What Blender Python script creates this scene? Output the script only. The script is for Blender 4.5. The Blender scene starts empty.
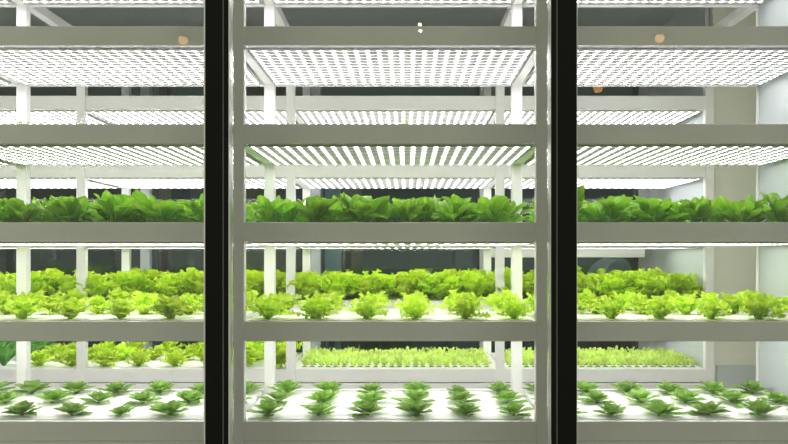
import bpy, bmesh, math, random
from mathutils import Vector, Matrix
PI = math.pi
C = bpy.context.scene.collection
SC = bpy.context.scene
PX = 1.2/305.0            # metres per photo pixel on the front rack's plane
CZ = 1.45                 # eye height
Y0 = 2.5                  # front face of the front rack
F = Y0/PX                 # focal length in pixels
def zf(y): return CZ-(y-255.0)*PX

# ------------------------------------------------------------ materials
def principled(name, col, rough=.5, metal=0.0, spec=.5):
    m = bpy.data.materials.new(name); m.use_nodes = True
    b = m.node_tree.nodes['Principled BSDF']
    b.inputs['Base Color'].default_value = (*col, 1); b.inputs['Roughness'].default_value = rough
    b.inputs['Metallic'].default_value = metal; b.inputs['Specular IOR Level'].default_value = spec
    return m
def painted(name, col, rough, var=.06, scale=9, spec=.5):
    m = principled(name, col, rough, 0, spec); nt = m.node_tree; N = nt.nodes; L = nt.links
    tc = N.new('ShaderNodeTexCoord'); no = N.new('ShaderNodeTexNoise'); no.inputs['Scale'].default_value = scale
    no.inputs['Detail'].default_value = 5
    L.new(tc.outputs['Object'], no.inputs['Vector'])
    mx = N.new('ShaderNodeMix'); mx.data_type = 'RGBA'
    mx.inputs[6].default_value = (*[c*(1-var) for c in col], 1); mx.inputs[7].default_value = (*[min(1, c*(1+var)) for c in col], 1)
    L.new(no.outputs['Fac'], mx.inputs[0]); L.new(mx.outputs[2], N['Principled BSDF'].inputs['Base Color'])
    bp = N.new('ShaderNodeBump'); bp.inputs['Strength'].default_value = .04; bp.inputs['Distance'].default_value = .002
    n2 = N.new('ShaderNodeTexNoise'); n2.inputs['Scale'].default_value = 160
    L.new(tc.outputs['Object'], n2.inputs['Vector']); L.new(n2.outputs['Fac'], bp.inputs['Height'])
    L.new(bp.outputs['Normal'], N['Principled BSDF'].inputs['Normal'])
    return m
def emit(name, col, s):
    m = bpy.data.materials.new(name); m.use_nodes = True; nt = m.node_tree
    b = nt.nodes['Principled BSDF']; b.inputs['Base Color'].default_value = (.8, .8, .8, 1)
    b.inputs['Emission Color'].default_value = (*col, 1); b.inputs['Emission Strength'].default_value = s
    return m
LED_E = 12.8
DOT = 1.149/25
def led_material():
    m = principled('led_diffuser', (.85, .86, .85), .4); nt = m.node_tree; N = nt.nodes; L = nt.links
    tc = N.new('ShaderNodeTexCoord'); sp = N.new('ShaderNodeSeparateXYZ'); L.new(tc.outputs['Object'], sp.inputs[0])
    def mt(op, a, b=None):
        n = N.new('ShaderNodeMath'); n.operation = op
        for i, v in enumerate((a, b)):
            if v is None: continue
            if isinstance(v, (int, float)): n.inputs[i].default_value = v
            else: L.new(v, n.inputs[i])
        return n.outputs[0]
    c = mt('COSINE', mt('MULTIPLY', sp.outputs['X'], 2*PI/DOT))
    h = mt('ADD', mt('MULTIPLY', c, .5), .5)
    p = mt('POWER', h, 5.5)
    e = mt('ADD', mt('MULTIPLY', p, LED_E), .2)
    b = N['Principled BSDF']; b.inputs['Emission Color'].default_value = (1, .95, .965, 1)
    L.new(e, b.inputs['Emission Strength'])
    return m
def leaf_material(name, blade, rib, tip, trans=.42, rough=.35, spec=.4):
    m = bpy.data.materials.new(name); m.use_nodes = True; nt = m.node_tree; N = nt.nodes; L = nt.links
    b = N['Principled BSDF']; out = N['Material Output']
    uv = N.new('ShaderNodeUVMap'); sp = N.new('ShaderNodeSeparateXYZ'); L.new(uv.outputs[0], sp.inputs[0])
    # distance from midrib
    a = N.new('ShaderNodeMath'); a.operation = 'SUBTRACT'; a.inputs[1].default_value = .5; L.new(sp.outputs['X'], a.inputs[0])
    ab = N.new('ShaderNodeMath'); ab.operation = 'ABSOLUTE'; L.new(a.outputs[0], ab.inputs[0])
    mr = N.new('ShaderNodeMapRange'); mr.inputs['From Min'].default_value = .02; mr.inputs['From Max'].default_value = .1
    L.new(ab.outputs[0], mr.inputs['Value'])
    mt = N.new('ShaderNodeMapRange'); mt.inputs['From Min'].default_value = .25; mt.inputs['From Max'].default_value = 1
    L.new(sp.outputs['Y'], mt.inputs['Value'])
    m1 = N.new('ShaderNodeMix'); m1.data_type = 'RGBA'; m1.inputs[6].default_value = (*blade, 1); m1.inputs[7].default_value = (*tip, 1)
    L.new(mt.outputs[0], m1.inputs[0])
    m2 = N.new('ShaderNodeMix'); m2.data_type = 'RGBA'; m2.inputs[6].default_value = (*rib, 1)
    L.new(mr.outputs[0], m2.inputs[0]); L.new(m1.outputs[2], m2.inputs[7])
    oi = N.new('ShaderNodeObjectInfo'); hs = N.new('ShaderNodeHueSaturation')
    mv = N.new('ShaderNodeMapRange'); mv.inputs['To Min'].default_value = .8; mv.inputs['To Max'].default_value = 1.18
    L.new(oi.outputs['Random'], mv.inputs['Value']); L.new(mv.outputs[0], hs.inputs['Value'])
    no = N.new('ShaderNodeTexNoise'); no.inputs['Scale'].default_value = 35
    tc = N.new('ShaderNodeTexCoord'); L.new(tc.outputs['Object'], no.inputs['Vector'])
    nh = N.new('ShaderNodeMapRange'); nh.inputs['To Min'].default_value = .485; nh.inputs['To Max'].default_value = .515
    L.new(no.outputs['Fac'], nh.inputs['Value']); L.new(nh.outputs[0], hs.inputs['Hue'])
    L.new(m2.outputs[2], hs.inputs['Color'])
    L.new(hs.outputs[0], b.inputs['Base Color']); b.inputs['Roughness'].default_value = rough; b.inputs['Specular IOR Level'].default_value = spec
    bp = N.new('ShaderNodeBump'); bp.inputs['Strength'].default_value = .5; bp.inputs['Distance'].default_value = .004
    n2 = N.new('ShaderNodeTexNoise'); n2.inputs['Scale'].default_value = 90; L.new(tc.outputs['Object'], n2.inputs['Vector'])
    L.new(n2.outputs['Fac'], bp.inputs['Height']); L.new(bp.outputs['Normal'], b.inputs['Normal'])
    tr = N.new('ShaderNodeBsdfTranslucent'); L.new(hs.outputs[0], tr.inputs['Color'])
    mx = N.new('ShaderNodeMixShader'); mx.inputs[0].default_value = trans
    L.new(b.outputs[0], mx.inputs[1]); L.new(tr.outputs[0], mx.inputs[2]); L.new(mx.outputs[0], out.inputs['Surface'])
    return m
def glass_material(name, tint, ior):
    m = bpy.data.materials.new(name); m.use_nodes = True; nt = m.node_tree; N = nt.nodes; L = nt.links
    N.remove(N['Principled BSDF']); out = N['Material Output']
    t = N.new('ShaderNodeBsdfTransparent'); t.inputs[0].default_value = (*tint, 1)
    g = N.new('ShaderNodeBsdfGlossy'); g.inputs['Roughness'].default_value = .0
    f = N.new('ShaderNodeFresnel'); f.inputs['IOR'].default_value = ior
    mx = N.new('ShaderNodeMixShader'); L.new(f.outputs[0], mx.inputs[0]); L.new(t.outputs[0], mx.inputs[1]); L.new(g.outputs[0], mx.inputs[2])
    L.new(mx.outputs[0], out.inputs['Surface']); return m

M = dict(
 paint=painted('white_rack_paint', (.83, .83, .82), .42, .05, 7),
 plate=principled('light_panel_plate', (.42, .44, .43), .5),
 led=led_material(),
 tray=painted('white_foam_tray', (.86, .865, .85), .6, .02, 20),
 black=principled('black_anodised', (.004, .004, .0035), .4, 0, .12),
 gasket=principled('grey_gasket', (.22, .22, .2), .5),
 darkgrey=principled('dark_grey', (.03, .034, .036), .5),
 alu=principled('aluminium', (.7, .71, .7), .35, .3),  # bright tone stands in for the glow along the glass edge
 wallw=painted('white_wall_panel', (.50, .55, .56), .5, .03, 3),
 wallc=painted('cream_wall_panel', (.72, .73, .64), .6, .03, 3),
 wallg=painted('grey_frame', (.36, .38, .38), .5, .04, 5),
 ceil=painted('grey_green_ceiling', (.48, .53, .50), .7, .06, 3),
 floor=painted('pale_floor', (.78, .77, .73), .5, .08, 3),
 rdark=painted('dark_teal_wall', (.05, .12, .135), .6, .3, 1.5),
 olive=painted('olive_wall', (.16, .17, .11), .7, .1, 2),
 brown=painted('brown_column', (.16, .12, .10), .6, .1, 4),
 blue=painted('pale_blue_panel', (.36, .55, .68), .5, .25, 3),
 teal=painted('grey_teal_fabric', (.50, .62, .62), .7, .1, 6),
 greyb=painted('grey_blue_board', (.15, .21, .24), .6, .1, 6),
 hole=principled('dark_plug', (.02, .018, .012), .9),
 screen=principled('screen_back', (.35, .42, .44), .4),
 white=principled('white_plastic', (.8, .8, .78), .4),
 glass=glass_material('front_glass', (.98, .985, .98), 1.38),
 bglass=glass_material('rear_glass', (.80, .88, .88), 1.55),
 warm=emit('warm_bulb', (1, .52, .16), 5), warmw=emit('warm_white_bulb', (1, .85, .6), 30),
 strip=emit('ceiling_strip', (.9, .97, 1), 16),  # glow of the fill lights added to the rear room
 romaine=leaf_material('romaine_leaf', (.13, .37, .012), (.40, .62, .12), (.32, .64, .025), .42, .3, .5),  # leaf greens; brighter tip and darker base also paint in light from above
 lime=leaf_material('lime_leaf', (.50, .72, .02), (.66, .82, .15), (.58, .80, .04), .45),
 frill=leaf_material('frilly_leaf', (.44, .68, .01), (.6, .78, .12), (.55, .78, .015), .5),
 rosette=leaf_material('rosette_leaf', (.18, .37, .05), (.34, .52, .14), (.28, .50, .08), .3, .4),
 dark=leaf_material('dark_leaf', (.06, .24, .03), (.2, .4, .1), (.09, .34, .03), .35),
 sprout=leaf_material('sprout_leaf', (.54, .76, .12), (.74, .86, .38), (.64, .82, .18), .45),
)
# ------------------------------------------------------------ helpers
def box(bm, x0, x1, y0, y1, z0, z1, mi=0, bev=0):
    r = bmesh.ops.create_cube(bm, size=1)
    vs = r['verts']
    for v in vs:
        v.co = Vector(((x0+x1)/2+v.co.x*(x1-x0), (y0+y1)/2+v.co.y*(y1-y0), (z0+z1)/2+v.co.z*(z1-z0)))
    fs = set(f for v in vs for f in v.link_faces)
    for f in fs: f.material_index = mi
    if bev:
        es = list(set(e for v in vs for e in v.link_edges))
        bmesh.ops.bevel(bm, geom=es, offset=bev, segments=2, affect='EDGES', profile=.5)
def mesh(name, bm, *mats, smooth=False):
    me = bpy.data.meshes.new(name); bm.normal_update(); bm.to_mesh(me); bm.free()
    for m in mats: me.materials.append(M[m])
    if smooth:
        for p in me.polygons: p.use_smooth = True
    return me
def obj(name, me, parent=None, loc=(0, 0, 0), rot=(0, 0, 0)):
    o = bpy.data.objects.new(name, me); C.objects.link(o); o.location = loc; o.rotation_euler = rot
    if parent: o.parent = parent
    return o
def tag(o, label, cat, group=None):
    o['label'] = label; o['category'] = cat
    if group: o['group'] = group
    return o
def struct(name, boxes, mat, bev=0):
    bm = bmesh.new()
    for b in boxes: box(bm, *b, bev=bev)
    o = obj(name, mesh(name, bm, mat)); o['kind'] = 'structure'; return o
def bx(name, mat, b, parent=None, bev=0, loc=(0, 0, 0)):
    bm = bmesh.new(); box(bm, *b, bev=bev); return obj(name, mesh(name, bm, mat), parent, loc)

# ------------------------------------------------------------ dimensions
POSTX = [PX*(-779.5+305*i) for i in range(5)]          # five posts, four bays
BAY = ['far left bay', 'left bay', 'centre bay', 'right bay']
PW = .0505                                               # post width
BH = 19.4*PX                                             # beam height
PITCH = 98.75*PX
Z0 = zf(440.2)                                           # bottom of lowest beam
D = Y0/.813-Y0                                           # front post to rear post
Y2 = Y0/.688                                             # second rack
LV = ['bottom', 'second', 'third', 'fourth', 'fifth', 'topmost']

def rack(name, y0, lift, top, label, over):
    root = obj(name, None, loc=(0, y0, 0)); root.empty_display_size = .1
    tag(root, label, 'plant rack')
    H = Z0+PITCH*top+BH+over
    bm = bmesh.new(); box(bm, -PW/2, PW/2, 0, .036, 0, H, bev=.003); pm = mesh('post', bm, 'paint')
    for x in POSTX:
        for y in (0, D):
            if y == 0 or x < 1.5: obj('post', pm, root, (x, y, 0))
    w = POSTX[1]-POSTX[0]-PW
    bm = bmesh.new()
    box(bm, -w/2, w/2, 0, .028, 0, BH, bev=.002)
    fm = mesh('front_beam', bm, 'paint')
    bm = bmesh.new(); box(bm, -w/2, w/2, 0, .028, 0, BH, bev=.002); rm = mesh('rear_beam', bm, 'paint')
    bm = bmesh.new(); box(bm, -.02, .02, -.013, D-PW, 0, BH*.8, bev=.002); sm = mesh('side_rail', bm, 'paint')
    for k in range(top+1):
        z = Z0+PITCH*k+lift[k]
        for i in range(4):
            xc = (POSTX[i]+POSTX[i+1])/2
            obj('front_beam', fm, root, (xc, .003, z)); obj('rear_beam', rm, root, (xc, D+.014, z))
        for x in POSTX[:4]: obj('side_rail', sm, root, (x, PW, z))
    if True:
        bm = bmesh.new(); box(bm, -w/2, w/2, .006, .02, .08, Z0-.006, bev=.002); bm2 = mesh('kick_panel', bm, 'paint')
        for i in range(4): obj('kick_panel', bm2, root, ((POSTX[i]+POSTX[i+1])/2, 0, 0))
    return root
LIFT1 = [-.0035, .0018, .0045, .0028, 0, 0]
LIFT2 = [0, 0, 0, .009, .010, .010]
front = rack('growing_rack', Y0, LIFT1, 5, 'white steel growing rack directly behind the front glass', .12)
rear = rack('growing_rack', Y2, LIFT2, 5, 'white steel growing rack standing behind the first, near the back windows', .0)
# beams tying the two racks together near the ceiling
bm = bmesh.new(); box(bm, -.022, .022, 0, Y2-Y0-D-PW-.002, 0, .05, bev=.003); tm = mesh('tie_beam', bm, 'paint')
for i, x in enumerate(POSTX[1:]):
    o = obj('tie_beam', tm, loc=(x-(.024 if i == 3 else 0), Y0+D+PW+.001, Z0+5*PITCH))
    tag(o, 'white tie beam joining both racks, above the post %s' % ['left of the left bay', 'between left and centre bays', 'between centre and right bays', 'at the right wall'][i], 'beam', 'tie beams between the racks')

# ------------------------------------------------------------ LED light panels
w = POSTX[1]-POSTX[0]-PW
bm = bmesh.new(); box(bm, -w/2+.006, w/2-.006, 0, .518, -.001, .009, bev=.001)
plate_m = mesh('housing', bm, 'plate')
SW = w-.03
def strip_mesh():
    bm = bmesh.new(); a, b, h = .0100, .0085, .0035
    P = [(-a, 0), (-b, -h), (b, -h), (a, 0)]
    vs = [[bm.verts.new((sx*SW/2, y, z)) for (y, z) in P] for sx in (-1, 1)]
    for j in range(4):
        k = (j+1) % 4
        f = bm.faces.new((vs[0][j], vs[0][k], vs[1][k], vs[1][j]))
        f.material_index = 0 if j == 1 else 1
    f = bm.faces.new(vs[0]); f.material_index = 1
    f = bm.faces.new(list(reversed(vs[1]))); f.material_index = 1
    bmesh.ops.recalc_face_normals(bm, faces=bm.faces)
    return mesh('led_strip', bm, 'led', 'plate')
strip_m = strip_mesh()
def small_box(n, mat, b):
    bm = bmesh.new(); box(bm, *b, bev=.001); return mesh(n, bm, mat)
conn_m = small_box('connector', 'darkgrey', (-.004, .004, -.003, .003, -.0035, .003))
NS = 13
def light_panel(y0, k, i, lift, rackname):
    z = Z0+PITCH*k+lift
    r = obj('grow_light', None, loc=((POSTX[i]+POSTX[i+1])/2, y0+.032, z-.003)); r.empty_display_size = .05
    tag(r, 'white LED light panel under the %s shelf of the %s, %s' % (LV[k], rackname, BAY[i]), 'grow light', 'LED light panels under the %s shelves' % rackname)
    obj('housing', plate_m, r)
    for j in range(NS):
        obj('led_strip', strip_m, r, (0, .020+j*.0397, -.001))
    for j in range(1, 5): obj('connector', conn_m, r, (-w*.31, .0398+.0397*j, -.001))
    for j in range(1, 5): obj('connector', conn_m, r, (w*.31, .0398+.0397*j, -.001))
for k in (1, 2, 3, 4, 5):
    for i in range(4): light_panel(Y0, k, i, LIFT1[k], 'front rack')
for k in (1, 2, 3, 4):
    for i in range(4): light_panel(Y2, k, i, LIFT2[k], 'rear rack')

# ------------------------------------------------------------ trays
def tray_mesh(name, slots=None):
    bm = bmesh.new(); a = w/2-.004
    box(bm, -a, a, .0, .512, -.045, -.004, bev=.002)
    me1 = mesh('tub', bm, 'tray')
    bm = bmesh.new(); box(bm, -a+.002, a-.002, .002, .510, -.0035, .002, bev=.001)
    if slots:
        for (x, y) in slots: box(bm, x-.013, x+.013, y-.009, y+.009, .0005, .0034, mi=1)
    return me1, mesh('planting_board', bm, 'tray', 'hole')
SX = [(-.53+.0461*c) for c in range(24)]; SY = [.03+.075*r for r in range(6)]
plain = tray_mesh('a'); nursery = tray_mesh('b', [(x, y) for x in SX for y in SY])
def tray_z(k, lift): return Z0+PITCH*k+lift+BH
def tray(y0, k, i, lift, rackname, t=plain, what='white foam planting tray'):
    r = obj('planting_tray', None, loc=((POSTX[i]+POSTX[i+1])/2, y0+.036, tray_z(k, lift))); r.empty_display_size = .05
    tag(r, '%s on the %s shelf of the %s, %s' % (what, LV[k], rackname, BAY[i]), 'tray', 'planting trays on the %s' % rackname)
    obj('tub', t[0], r); obj('planting_board', t[1], r)
for i in range(4):
    for k in (0, 1, 2, 3, 4): tray(Y0, k, i, LIFT1[k], 'front rack')
    for k in (0, 1, 2, 3): tray(Y2, k, i, LIFT2[k], 'rear rack', nursery if (k == 0 and i >= 2) else plain, 'white nursery tray with dark plugs' if (k == 0 and i >= 2) else 'white foam planting tray')

# ------------------------------------------------------------ plants
def leaf(bm, uvl, rnd, az, L, W, t0, t1, prof, cup=.25, ruf=0, fr=4, n=8, m=4, lobes=0, r0=.004, z0=0., bend=0):
    ph = rnd.uniform(0, 6.28); ph2 = rnd.uniform(0, 6.28)
    r, z = r0, z0; rows = []; ds = L/n; side = rnd.uniform(-.25, .25)
    R = Matrix.Rotation(az, 3, 'Z')
    for a in range(n+1):
        t = a/n
        th = t0+(t1-t0)*t**1.3+bend*math.sin(t*5+ph2)
        wd = W*prof(t)
        if lobes: wd *= 1+lobes*math.sin(t*22+ph)
        nx, nz = math.cos(th), -math.sin(th)      # outward-facing normal of the blade in the r,z plane
        row = []
        for b in range(m+1):
            u = b/m*2-1
            off = -cup*wd*u*u*.5
            fl = abs(u)**1.5
            off += ruf*fl*math.sin(fr*2*PI*t+ph+(2.2 if u > 0 else 0))+ruf*.35*math.sin(fr*2.9*t*PI+ph2+u*3)
            jit = 1+ruf*6*fl*math.sin(fr*3.7*t*PI+ph2)*.5
            p = Vector((r+off*nx, u*wd/2*jit+side*L*t*t*.6, z+off*nz))
            row.append(bm.verts.new(R @ p))
        rows.append(row)
        r += math.sin(th)*ds; z += math.cos(th)*ds
    for a in range(n):
        for b in range(m):
            f = bm.faces.new((rows[a][b], rows[a][b+1], rows[a+1][b+1], rows[a+1][b]))
            for lp, (uu, vv) in zip(f.loops, ((b/m, a/n), ((b+1)/m, a/n), ((b+1)/m, (a+1)/n), (b/m, (a+1)/n))):
                lp[uvl].uv = (uu, vv)
def p_rom(t):
    return .22+.10*t if t < .22 else max(.05, .24+.76*math.sin(min(1, (t-.22)/.5)*PI/2) if t < .72 else math.sqrt(max(.02, 1-((t-.72)/.285)**2)))
def p_oval(t):
    return .16+.1*t if t < .25 else max(.04, .185+.815*math.sin((t-.25)/.42*PI/2) if t < .67 else math.sqrt(max(.01, 1-((t-.67)/.332)**2)))
def p_lance(t):
    return max(.06, math.sin(PI*min(1, t*.93+.07)**1.25)**.9)
def p_fan(t):
    return .18+.1*t if t < .15 else (.2+.8*math.sin(min(1, (t-.15)/.6)*PI/2) if t < .8 else math.sqrt(max(.09, 1-((t-.8)/.22)**2)))
def plant(kind, seed):
    rnd = random.Random(seed); bm = bmesh.new(); uvl = bm.loops.layers.uv.new('UVMap'); U = rnd.uniform
    g = 2.4
    if kind == 'romaine':
        for j in range(22):
            q = j/21; leaf(bm, uvl, rnd, j*g+U(-.6, .6), U(.085, .150)*(1-.12*q), U(.044, .064), 1.15-1.05*q+U(-.3, .3), 1.6-1.2*q+U(-.7, .7), p_oval, rnd.choice((.5, .3, .12, -.3)), .003, 3.2, 12, 6, r0=.010, bend=.18)
        mat = 'romaine'
    elif kind == 'lime':
        for j in range(17):
            q = j/16; leaf(bm, uvl, rnd, j*g+U(-.4, .4), U(.075, .122)*(1-.15*q), U(.040, .060), 1.0-.95*q+U(-.15, .15), 1.75-1.45*q+U(-.35, .35), p_fan, rnd.choice((.4, .2, -.2)), .009, 3.1, 12, 6, .22, bend=.15)
        mat = 'lime'
    elif kind == 'frill':
        for j in range(30):
            q = j/29; leaf(bm, uvl, rnd, j*g+U(-.4, .4), U(.115, .18)*(1-.1*q), U(.06, .085), .95-.9*q+U(-.15, .15), 1.35-1.15*q+U(-.4, .4), p_fan, rnd.choice((.3, -.2)), .013, 6, 15, 8, .25, bend=.12)
        mat = 'frill'
    elif kind == 'rosette':
        nl = rnd.choice((15, 17, 19))
        for j in range(nl):
            q = j/(nl-1); leaf(bm, uvl, rnd, j*g+U(-.35, .35), U(.070, .092)*(1-.5*q), U(.033, .044), 1.50-1.0*q+U(-.12, .12), 1.34-.75*q+U(-.25, .25), p_lance, .45, .002, 2, 8, 4, r0=.005, z0=.004+.012*q)
        mat = 'rosette'
    elif kind == 'dark':
        for j in range(13):
            q = j/12; leaf(bm, uvl, rnd, j*g, U(.11, .14)*(1-.2*q), U(.05, .07), .8-.6*q, 1.3-.9*q, p_rom, .3, .004, 3, 8, 4)
        mat = 'dark'
    else:
        for j in range(7):
            q = j/6; leaf(bm, uvl, rnd, j*g+U(-.4, .4), U(.06, .085), U(.022, .03), .75-.65*q, 1.25-.8*q, p_fan, .2, .003, 2, 6, 2, r0=.002)
        mat = 'sprout'
    # short crown the leaves spring from
    r = bmesh.ops.create_cone(bm, segments=8, radius1=.007 if kind != 'sprout' else .003, radius2=.004 if kind != 'sprout' else .002, depth=.012, cap_ends=True)
    for v in r['verts']: v.co.z += .006
    return mesh(kind, bm, mat, smooth=True)
PL = {k: [plant(k, 31*n+hash_) for n in range(nv)] for k, hash_, nv in (('romaine', 1, 6), ('lime', 2, 6), ('frill', 3, 5), ('rosette', 4, 7), ('dark', 5, 3), ('sprout', 6, 6))}
RN = random.Random(11)
ORD = ['first', 'second', 'third', 'fourth', 'fifth', 'sixth', 'seventh', 'eighth', 'ninth', 'tenth', 'eleventh', 'twelfth', 'thirteenth', 'fourteenth', 'fifteenth', 'sixteenth', 'seventeenth', 'eighteenth', 'nineteenth', 'twentieth', 'twenty-first', 'twenty-second', 'twenty-third', 'twenty-fourth']
ROW = ['front', 'middle', 'back']; ROW4 = ['front', 'second', 'third', 'back']
ROWY4 = [.085, .22, .36, .50]
def put(kind, name, cat, look, group, x, y, z, where, sc=1., jit=.006, tilt=.06):
    v = RN.choice(PL[kind]); s = sc*RN.uniform(.88, 1.12)
    o = obj(name, v, loc=(x+RN.uniform(-jit, jit), y+RN.uniform(-jit, jit), z+.002))
    o.rotation_euler = (RN.uniform(-tilt, tilt), RN.uniform(-tilt, tilt), RN.uniform(0, 6.28)); o.scale = (s, s, s*RN.uniform(.92, 1.08)*(.85 if kind == 'rosette' else 1))
    tag(o, look+' '+where, cat, group); return o
COLX = [PX*(-144+51*c) for c in range(6)]      # six plants across a bay (centre bay), 0.2 m apart
ROWY = [.094, .305, .50]
def shelf(kind, name, cat, look, group, y0, k, lift, rackname, bays, sc=1., jit=.006, skip=(), rows=ROWY, tilt=.06, size=None, stag=0, inset=0):
    for i in bays:
        for r, ry in enumerate(rows):
            for c in range(6):
                if (i, r, c) in skip: continue
                x = COLX[c]+(i-2)*305*PX+(stag if r % 2 else -stag)+inset*(2.5-c)
                s = sc
                if size: s *= size.get((i, r, c), 1)
                put(kind, name, cat, look, group, x, y0+ry, tray_z(k, lift), '%s row, %s from left, %s shelf, %s, %s' % ((ROW if len(rows) == 3 else ROW4)[r], ORD[c], LV[k], BAY[i], rackname), s, jit, tilt)
shelf('rosette', 'seedling_rosette', 'seedling', 'green pointed rosette,', 'green rosettes on the bottom shelf', Y0, 0, LIFT1[0], 'front rack', range(4), 1.14, size={(1, 0, 3): .75, (2, 2, 4): .7})
shelf('lime', 'young_lettuce', 'lettuce', 'lime lettuce,', 'lime lettuces on the second shelf', Y0, 1, LIFT1[1], 'front rack', range(4))
shelf('romaine', 'romaine_lettuce', 'lettuce', 'green romaine,', 'romaine heads on the third shelf', Y0, 2, LIFT1[2], 'front rack', range(4), 1.07, .012, tilt=.16, rows=[.135, .25, .37, .485], stag=.03, inset=.014)
shelf('frill', 'frilly_lettuce', 'lettuce', 'frilly lettuce,', 'frilly lettuces on the rear rack', Y2, 1, 0, 'rear rack', range(4), 1.03, .012, rows=ROWY4, stag=.045)
# rear rack, bottom shelf: lettuces on the left, nursery sprouts in the centre and right bays
shelf('lime', 'young_lettuce', 'lettuce', 'small lime lettuce,', 'small lettuces low on the rear rack', Y2, 0, 0, 'rear rack', (0, 1), 1.0, .01,
      skip={(0, r, c) for r in range(3) for c in (0, 1, 2, 3)} | {(1, r, c) for r in range(3) for c in (3, 4, 5)})
shelf('dark', 'leafy_green', 'leafy green', 'dark leafy green,', 'dark greens low on the rear rack', Y2, 0, 0, 'rear rack', (0,), 1.0, .01,
      skip={(0, r, c) for r in range(3) for c in (4, 5)})
shelf('frill', 'frilly_lettuce', 'lettuce', 'frilly green lettuce,', 'frilly lettuces low on the rear rack', Y2, 0, 0, 'rear rack', (1,), .80, .008,
      skip={(1, r, c) for r in range(3) for c in (0, 1, 2)})
for i in (2, 3):
    xc = (POSTX[i]+POSTX[i+1])/2
    for r, sy in enumerate(SY):
        for c, sx in enumerate(SX):
            put('sprout', 'sprout', 'seedling', 'tiny pale sprout,', 'sprouts in the nursery trays', xc+sx, Y2+.036+sy, tray_z(0, 0), '%s row from front, %s from left, nursery tray, %s' % (ORD[r], ORD[c], BAY[i]), .76, .004, .15)
# two sprouts whose tips show above the fourth shelf's beam
for px, t in ((20, 'left'), (405, 'centre')):
    s = (Y0)/(Y0+.06)
    o = put('sprout', 'sprout', 'seedling', 'tiny green sprout tip', 'sprouts above the fourth shelf beam', (px-407)*PX/s, Y0+.062, tray_z(3, LIFT1[3]), 'peeking over the fourth shelf beam behind the %s glass' % t, .30)

# ------------------------------------------------------------ black drip hose ends on the fifth shelf
for px, t in ((282, 'left part of the centre'), (481, 'right part of the centre'), (646, 'right')):
    o = bx('drip_hose', 'darkgrey', (-.024, .024, -.005, .005, 0, .011), bev=.004, loc=((px-407)*PX*1.01, Y0+.06, tray_z(4, 0)+.002))
    tag(o, 'short black drip hose end on the fifth shelf, %s bay' % t, 'hose')

# ------------------------------------------------------------ front glazing
YG = 2.2; k = YG/Y0
def gx(px): return (px-407)*PX*(YG-.03)/Y0
def mullion(name, x0, x1, flip):
    bm = bmesh.new(); zt = 3.6
    if not flip:
        a, b = gx(x0+2.2), gx(x1-8); c, d = gx(x1-6.5), gx(x1-1.5)
    else:
        a, b = gx(x0+8), gx(x1-1); c, d = gx(x0+1), gx(x0+6.5)
    box(bm, a, b, YG-.03, YG+.02, 0, zt, 0, .002); box(bm, c, d, YG-.03, YG+.02, 0, zt, 0, .0015)
    box(bm, min(b, c, a, d)+.003, max(a, b, c, d)-.003, YG-.024, YG+.018, 0, zt, 1)
    # pale strips on both edges, their bright colour imitating the glass-edge glow
    box(bm, gx(x0+.6), gx(x0+2), YG-.029, YG+.016, 0, zt, 2); box(bm, gx(x1-2), gx(x1-.6), YG-.029, YG+.016, 0, zt, 2)
    o = obj(name, mesh(name, bm, 'black', 'gasket', 'alu')); o['kind'] = 'structure'; return o
mullion('trim_1', 203, 230, False); mullion('trim_2', 550, 578, True)
mullion('trim_3', -144, -117, False); mullion('trim_4', 897, 924, True)
for n, (a, b) in enumerate(((-117, 203), (230, 550), (578, 897))):
    bm = bmesh.new(); box(bm, gx(a)+.002, gx(b)-.002, YG-.0, YG+.006, .06, 3.55)
    o = obj('window_%d' % (n+1), mesh('pane', bm, 'glass')); o['kind'] = 'structure'
# ------------------------------------------------------------ room shell
YB = Y0/.551; ZC = CZ+394*PX
XL = -3.25; XR = 440*PX+.03
struct('floor', [(-6, 6, -5, 9.2, -.1, 0)], 'floor')
struct('ceiling', [(-6, 6, YG-.03, 9.2, ZC+.65, ZC+.75), (-6, 6, YG+.03, YB+.12, ZC, ZC+.1)], 'ceil')
struct('trim_5', [(-6, 6, YG-.04, YG+.03, 3.55, ZC+.75)], 'black')
struct('wall_left', [(XL-.08, XL, YG+.03, YB, 0, ZC)], 'wallw')
struct('wall_right', [(440*PX, 440*PX+.03, Y0+PW+.004, Y0/.80, 0, ZC)], 'wallw')
struct('wall_right_front', [(XR+.01, XR+.05, YG+.03, Y0+PW+.003, 0, ZC)], 'wallw')
struct('trim_6', [(440*PX-.004, 440*PX+.034, Y0/.80+.001, Y0/.80+.02, 0, ZC)], 'paint')
struct('wall_right_rear', [(440*PX, 440*PX+.02, Y2+PW+.004, YB, 0, ZC)], 'wallw')
struct('wall_side', [(XR+.004, 3.4, Y2+.03, Y2+.08, 0, ZC)], 'wallc')
struct('trim_8', [(XR+.022, XR+.30, Y2+.018, Y2+.03, .4, zf(255+(366-255)/.688))], 'wallw', .003)
struct('wall_far_right', [(3.4, 3.5, YG+.03, Y2+.08, 0, ZC)], 'wallw')
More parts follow.
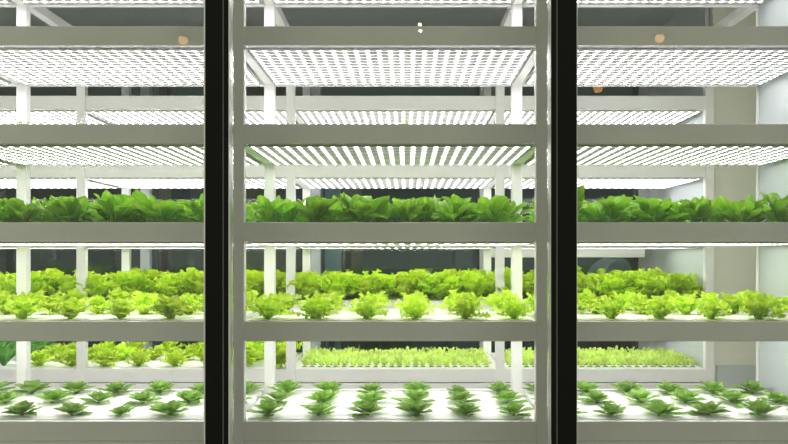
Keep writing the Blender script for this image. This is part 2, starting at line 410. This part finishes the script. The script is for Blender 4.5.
# rear glazing: columns, right-hand wall piece, panes
kb = 1/.551
for n, pc in enumerate((-777, -474, -165, 134)):
    xx = pc*PX
    if pc == 134: a, b = xx-.008, xx+.022
    else: a, b = xx-.033, xx+.033
    o = struct('trim_%d' % (9+n), [(a, b, YB-.02, YB+.13, 0, ZC)], 'wallw', .003)
struct('wall_back', [(419*PX, 3.5, YB, YB+.1, 0, ZC)], 'wallg')
struct('trim_13', [(419*PX-.012, 419*PX, YB-.01, YB+.05, 0, ZC)], 'darkgrey')
ed = [-777*PX+.033, -474*PX-.033, -474*PX+.033, -165*PX-.033, -165*PX+.033, 134*PX-.008, 134*PX+.022, 419*PX-.012]
for n in range(4):
    bm = bmesh.new(); box(bm, ed[2*n]+.001, ed[2*n+1]-.001, YB+.03, YB+.036, .02, ZC)
    o = obj('window_%d' % (4+n), mesh('pane', bm, 'bglass')); o['kind'] = 'structure'
    bm = bmesh.new(); box(bm, ed[2*n+1]-.016, ed[2*n+1], YB+.015, YB+.05, 0, ZC)
    o = obj('trim_%d' % (14+n), mesh('seal', bm, 'darkgrey')); o['kind'] = 'structure'
# ------------------------------------------------------------ the dark room beyond
struct('wall_back_far', [(-6, 6, 9.0, 9.1, 0, 4.2)], 'rdark')
struct('wall_left_far', [(-6, -5.9, YB+.13, 9, 0, 4.2)], 'rdark')
struct('wall_right_far', [(5.9, 6, YB+.13, 9, 0, 4.2)], 'rdark')
def beyond(name, mat, Y, px0, px1, y0, y1, th, label, cat, bev=.004):
    s = Y/F
    o = bx(name, mat, (0, (px1-px0)*s, 0, th, 0, (y1-y0)*s), bev=bev, loc=((px0-407)*s, Y, CZ-(y1-255)*s))
    if label: tag(o, label, cat)
    else: o['kind'] = 'structure'
    return o
s6 = 6.0/F
def tofloor(Y): return 255+CZ*F/Y
beyond('column', 'brown', 6.2, 159, 167, -60, tofloor(6.2), .12, None, None)
beyond('pillar', 'olive', 5.4, 243, 283, -90, tofloor(5.4), .2, None, None).name = 'column'
beyond('partition_panel', 'blue', 6.0, 325, 341, 170, tofloor(6.0), .03, 'pale blue standing partition panel beyond the rear glass', 'partition')
beyond('partition_panel', 'olive', 6.6, 343, 362, 170, tofloor(6.6), .03, 'dull olive standing partition beside the pale blue one', 'partition')
beyond('notice_board', 'greyb', 8.97, 40, 55, 236, 259, .04, 'grey-blue notice board on the far dark wall at left', 'board')
beyond('door_leaf', 'greyb', 5.9, 452, 478, 150, tofloor(5.9), .04, 'grey-blue door leaf standing beyond the rear glass, right of centre', 'door')
beyond('notice_board', 'greyb', 8.97, 190, 203, 180, 280, .03, 'tall grey-blue board on the far wall beside brown column', 'board')
beyond('rail_housing', 'tray', YB-.13, 488, 645, 238, 257.5, .10, 'white box housing running across the rear window at right', 'housing')
# computer screen on a desk
d = obj('desk', None, loc=((426-407)*s6, 6.0, 0)); tag(d, 'dark desk beyond the rear glass carrying a small monitor', 'desk')
bx('desktop', 'darkgrey', (-.9, .9, -.3, .5, 1.12, 1.16), d, .004)
for xx in (-.86, .86):
    for yy in (-.26, .46): bx('leg', 'darkgrey', (xx-.025, xx+.025, yy-.025, yy+.025, 0, 1.12), d)
r = obj('monitor', None, loc=((426-407)*s6, 6.0, 1.16)); tag(r, 'small pale monitor on the dark desk beyond the glass', 'monitor')
bx('screen', 'screen', (-.062, .062, 0, .02, .06, .165), r, .004); bx('stand', 'darkgrey', (-.01, .01, .02, .03, 0, .1), r); bx('base', 'darkgrey', (-.05, .05, -.03, .07, 0, .008), r, .003)
def bottle(px, y, Y, label):
    s = Y/F; bm = bmesh.new(); rr = .018
    prof = [(0, 0), (rr, 0), (rr, .07), (.007, .09), (.007, .11), (0, .11)]
    vs = [[bm.verts.new((p*math.cos(a*PI/6), p*math.sin(a*PI/6), z)) for a in range(12)] for p, z in prof[1:-1]]
    for j in range(len(vs)-1):
        for a in range(12): bm.faces.new((vs[j][a], vs[j][(a+1) % 12], vs[j+1][(a+1) % 12], vs[j+1][a]))
    bm.faces.new(list(reversed(vs[0]))); bm.faces.new(vs[-1])
    o = obj('bottle', mesh('bottle', bm, 'white'), loc=((px-407)*s, Y, 1.16)); tag(o, label, 'bottle')
bottle(472, 0, 5.95, 'small white bottle on the right end of the dark desk')
bottle(400, 0, 5.95, 'small white bottle on the dark desk, left of the monitor')
for n, (px, Y, h, lb) in enumerate(((372, 5.3, 1.0, 'dark potted plant beyond the glass, left of centre'), (398, 5.6, .95, 'dark potted plant beyond the glass, near the centre'), (184, 5.3, .92, 'dark potted plant beyond the glass, left bay'), (60, 5.4, .9, 'dark potted plant beyond the glass, far left'))):
    r = obj('potted_plant', None, loc=((px-407)*Y/F, Y, 0)); tag(r, lb, 'potted plant')
    bm = bmesh.new(); rr = bmesh.ops.create_cone(bm, segments=24, radius1=.11, radius2=.16, depth=.45, cap_ends=True)
    for v in rr['verts']: v.co.z += .225
    obj('pot', mesh('pot', bm, 'darkgrey'), r)
    for q in range(3):
        o = obj('foliage', PL['dark'][q], r, (.03*(q-1), .02*q, .45+.16*q), (0, 0, q*1.3)); o.scale = (1.9, 1.9, h*3.0)
# hooded grey armchair-like machine cover at right
def hood():
    bm = bmesh.new(); s = 5.6/F
    P = [(600, 278), (607, 268), (613, 262), (620, 258), (626, 259), (630, 264), (634, 274), (635, 300), (600, 300)]
    a = [bm.verts.new(((x-617)*s, 0, CZ-(y-255)*s)) for x, y in P]
    b = [bm.verts.new(((x-617)*s, .5, CZ-(y-255)*s)) for x, y in P]
    n = len(P)
    bm.faces.new(a); bm.faces.new(list(reversed(b)))
    for j in range(n): bm.faces.new((a[j], b[j], b[(j+1) % n], a[(j+1) % n]))
    bmesh.ops.recalc_face_normals(bm, faces=bm.faces)
    me = mesh('cover', bm, 'teal')
    r = obj('covered_machine', None, loc=((617-407)*s, 5.6, 0)); tag(r, 'machine under a grey-teal rounded cover beyond the rear glass', 'machine')
    o = obj('cover', me, r); md = o.modifiers.new('b', 'BEVEL'); md.width = .015; md.segments = 3
    bx('base', 'darkgrey', (-.14, .15, .03, .47, 0, CZ-(299-255)*s), r)
hood()
for n, (x, y) in enumerate(((-2.2, 6.0), (-1.2, 6.0), (1.2, 7.4))):  # unseen strips added only to brighten the rear room
    r = obj('ceiling_light', None, loc=(x, y, ZC-.2)); tag(r, 'white strip light in the dark rear room, %s' % ['far left', 'left of centre', 'right side'][n], 'ceiling light')
    bx('housing', 'white', (-.4, .4, -.06, .06, .01, .05), r); bx('diffuser', 'strip', (-.38, .38, -.05, .05, 0, .01), r)
    for xx in (-.3, .3): bx('hanger', 'white', (xx-.004, xx+.004, -.004, .004, .05, .85), r)
# ------------------------------------------------------------ warm lamps on the visitor's side, seen only as reflections in the glass
def pendant(px, py, Y, rad, mat, label):
    Yi = 2*YG-Y; s = Yi/F
    r = obj('pendant_lamp', None, loc=((px-407)*s, Y, CZ-(py-255)*s)); tag(r, label, 'lamp')
    bm = bmesh.new(); bmesh.ops.create_uvsphere(bm, u_segments=16, v_segments=10, radius=rad)
    obj('bulb', mesh('bulb', bm, mat, smooth=True), r)
    bm = bmesh.new(); bmesh.ops.create_cone(bm, segments=24, radius1=rad*1.7, radius2=rad*.5, depth=rad*1.6, cap_ends=False)
    o = obj('lamp_shade', mesh('lamp_shade', bm, 'black', smooth=True), r, (0, 0, rad*1.1)); so = o.modifiers.new('s', 'SOLIDIFY'); so.thickness = .003
    bx('cord', 'black', (-.003, .003, -.003, .003, rad*1.6, 1.2), r)
pendant(183, 40, -1.0, .04, 'warm', 'warm pendant lamp mirrored in the left glass')
pendant(660, 38, -1.0, .04, 'warm', 'warm pendant lamp mirrored high in the right glass')
pendant(598, 88, -1.0, .04, 'warm', 'warm pendant lamp mirrored lower in the right glass')
pendant(420, 24, -1.0, .018, 'warmw', 'small warm white lamp mirrored in the centre glass, upper of two')
pendant(420.6, 30.5, -1.1, .016, 'warmw', 'small warm white lamp mirrored in the centre glass, lower of two')

# ------------------------------------------------------------ light, camera, render
wd = bpy.data.worlds.new('World'); SC.world = wd; wd.use_nodes = True
wd.node_tree.nodes['Background'].inputs[0].default_value = (.95, .97, .74, 1); wd.node_tree.nodes['Background'].inputs[1].default_value = .36
cam = bpy.data.cameras.new('Camera'); co = bpy.data.objects.new('Camera', cam); C.objects.link(co)
co.location = (0, 0, CZ); co.rotation_euler = (PI/2, 0, 0)
cam.sensor_width = 36; cam.lens = F/788*36; cam.shift_x = -13/788; cam.shift_y = 33/788; cam.clip_start = .05
SC.camera = co
SC.view_settings.view_transform = 'Standard'; SC.view_settings.look = 'None'; SC.view_settings.gamma = 1; SC.view_settings.exposure = .8
SC.view_settings.use_curve_mapping = False
cy = SC.cycles; cy.use_denoising = True; cy.sample_clamp_indirect = 6; cy.max_bounces = 10; cy.diffuse_bounces = 5; cy.transparent_max_bounces = 16
cy.caustics_reflective = False; cy.caustics_refractive = False
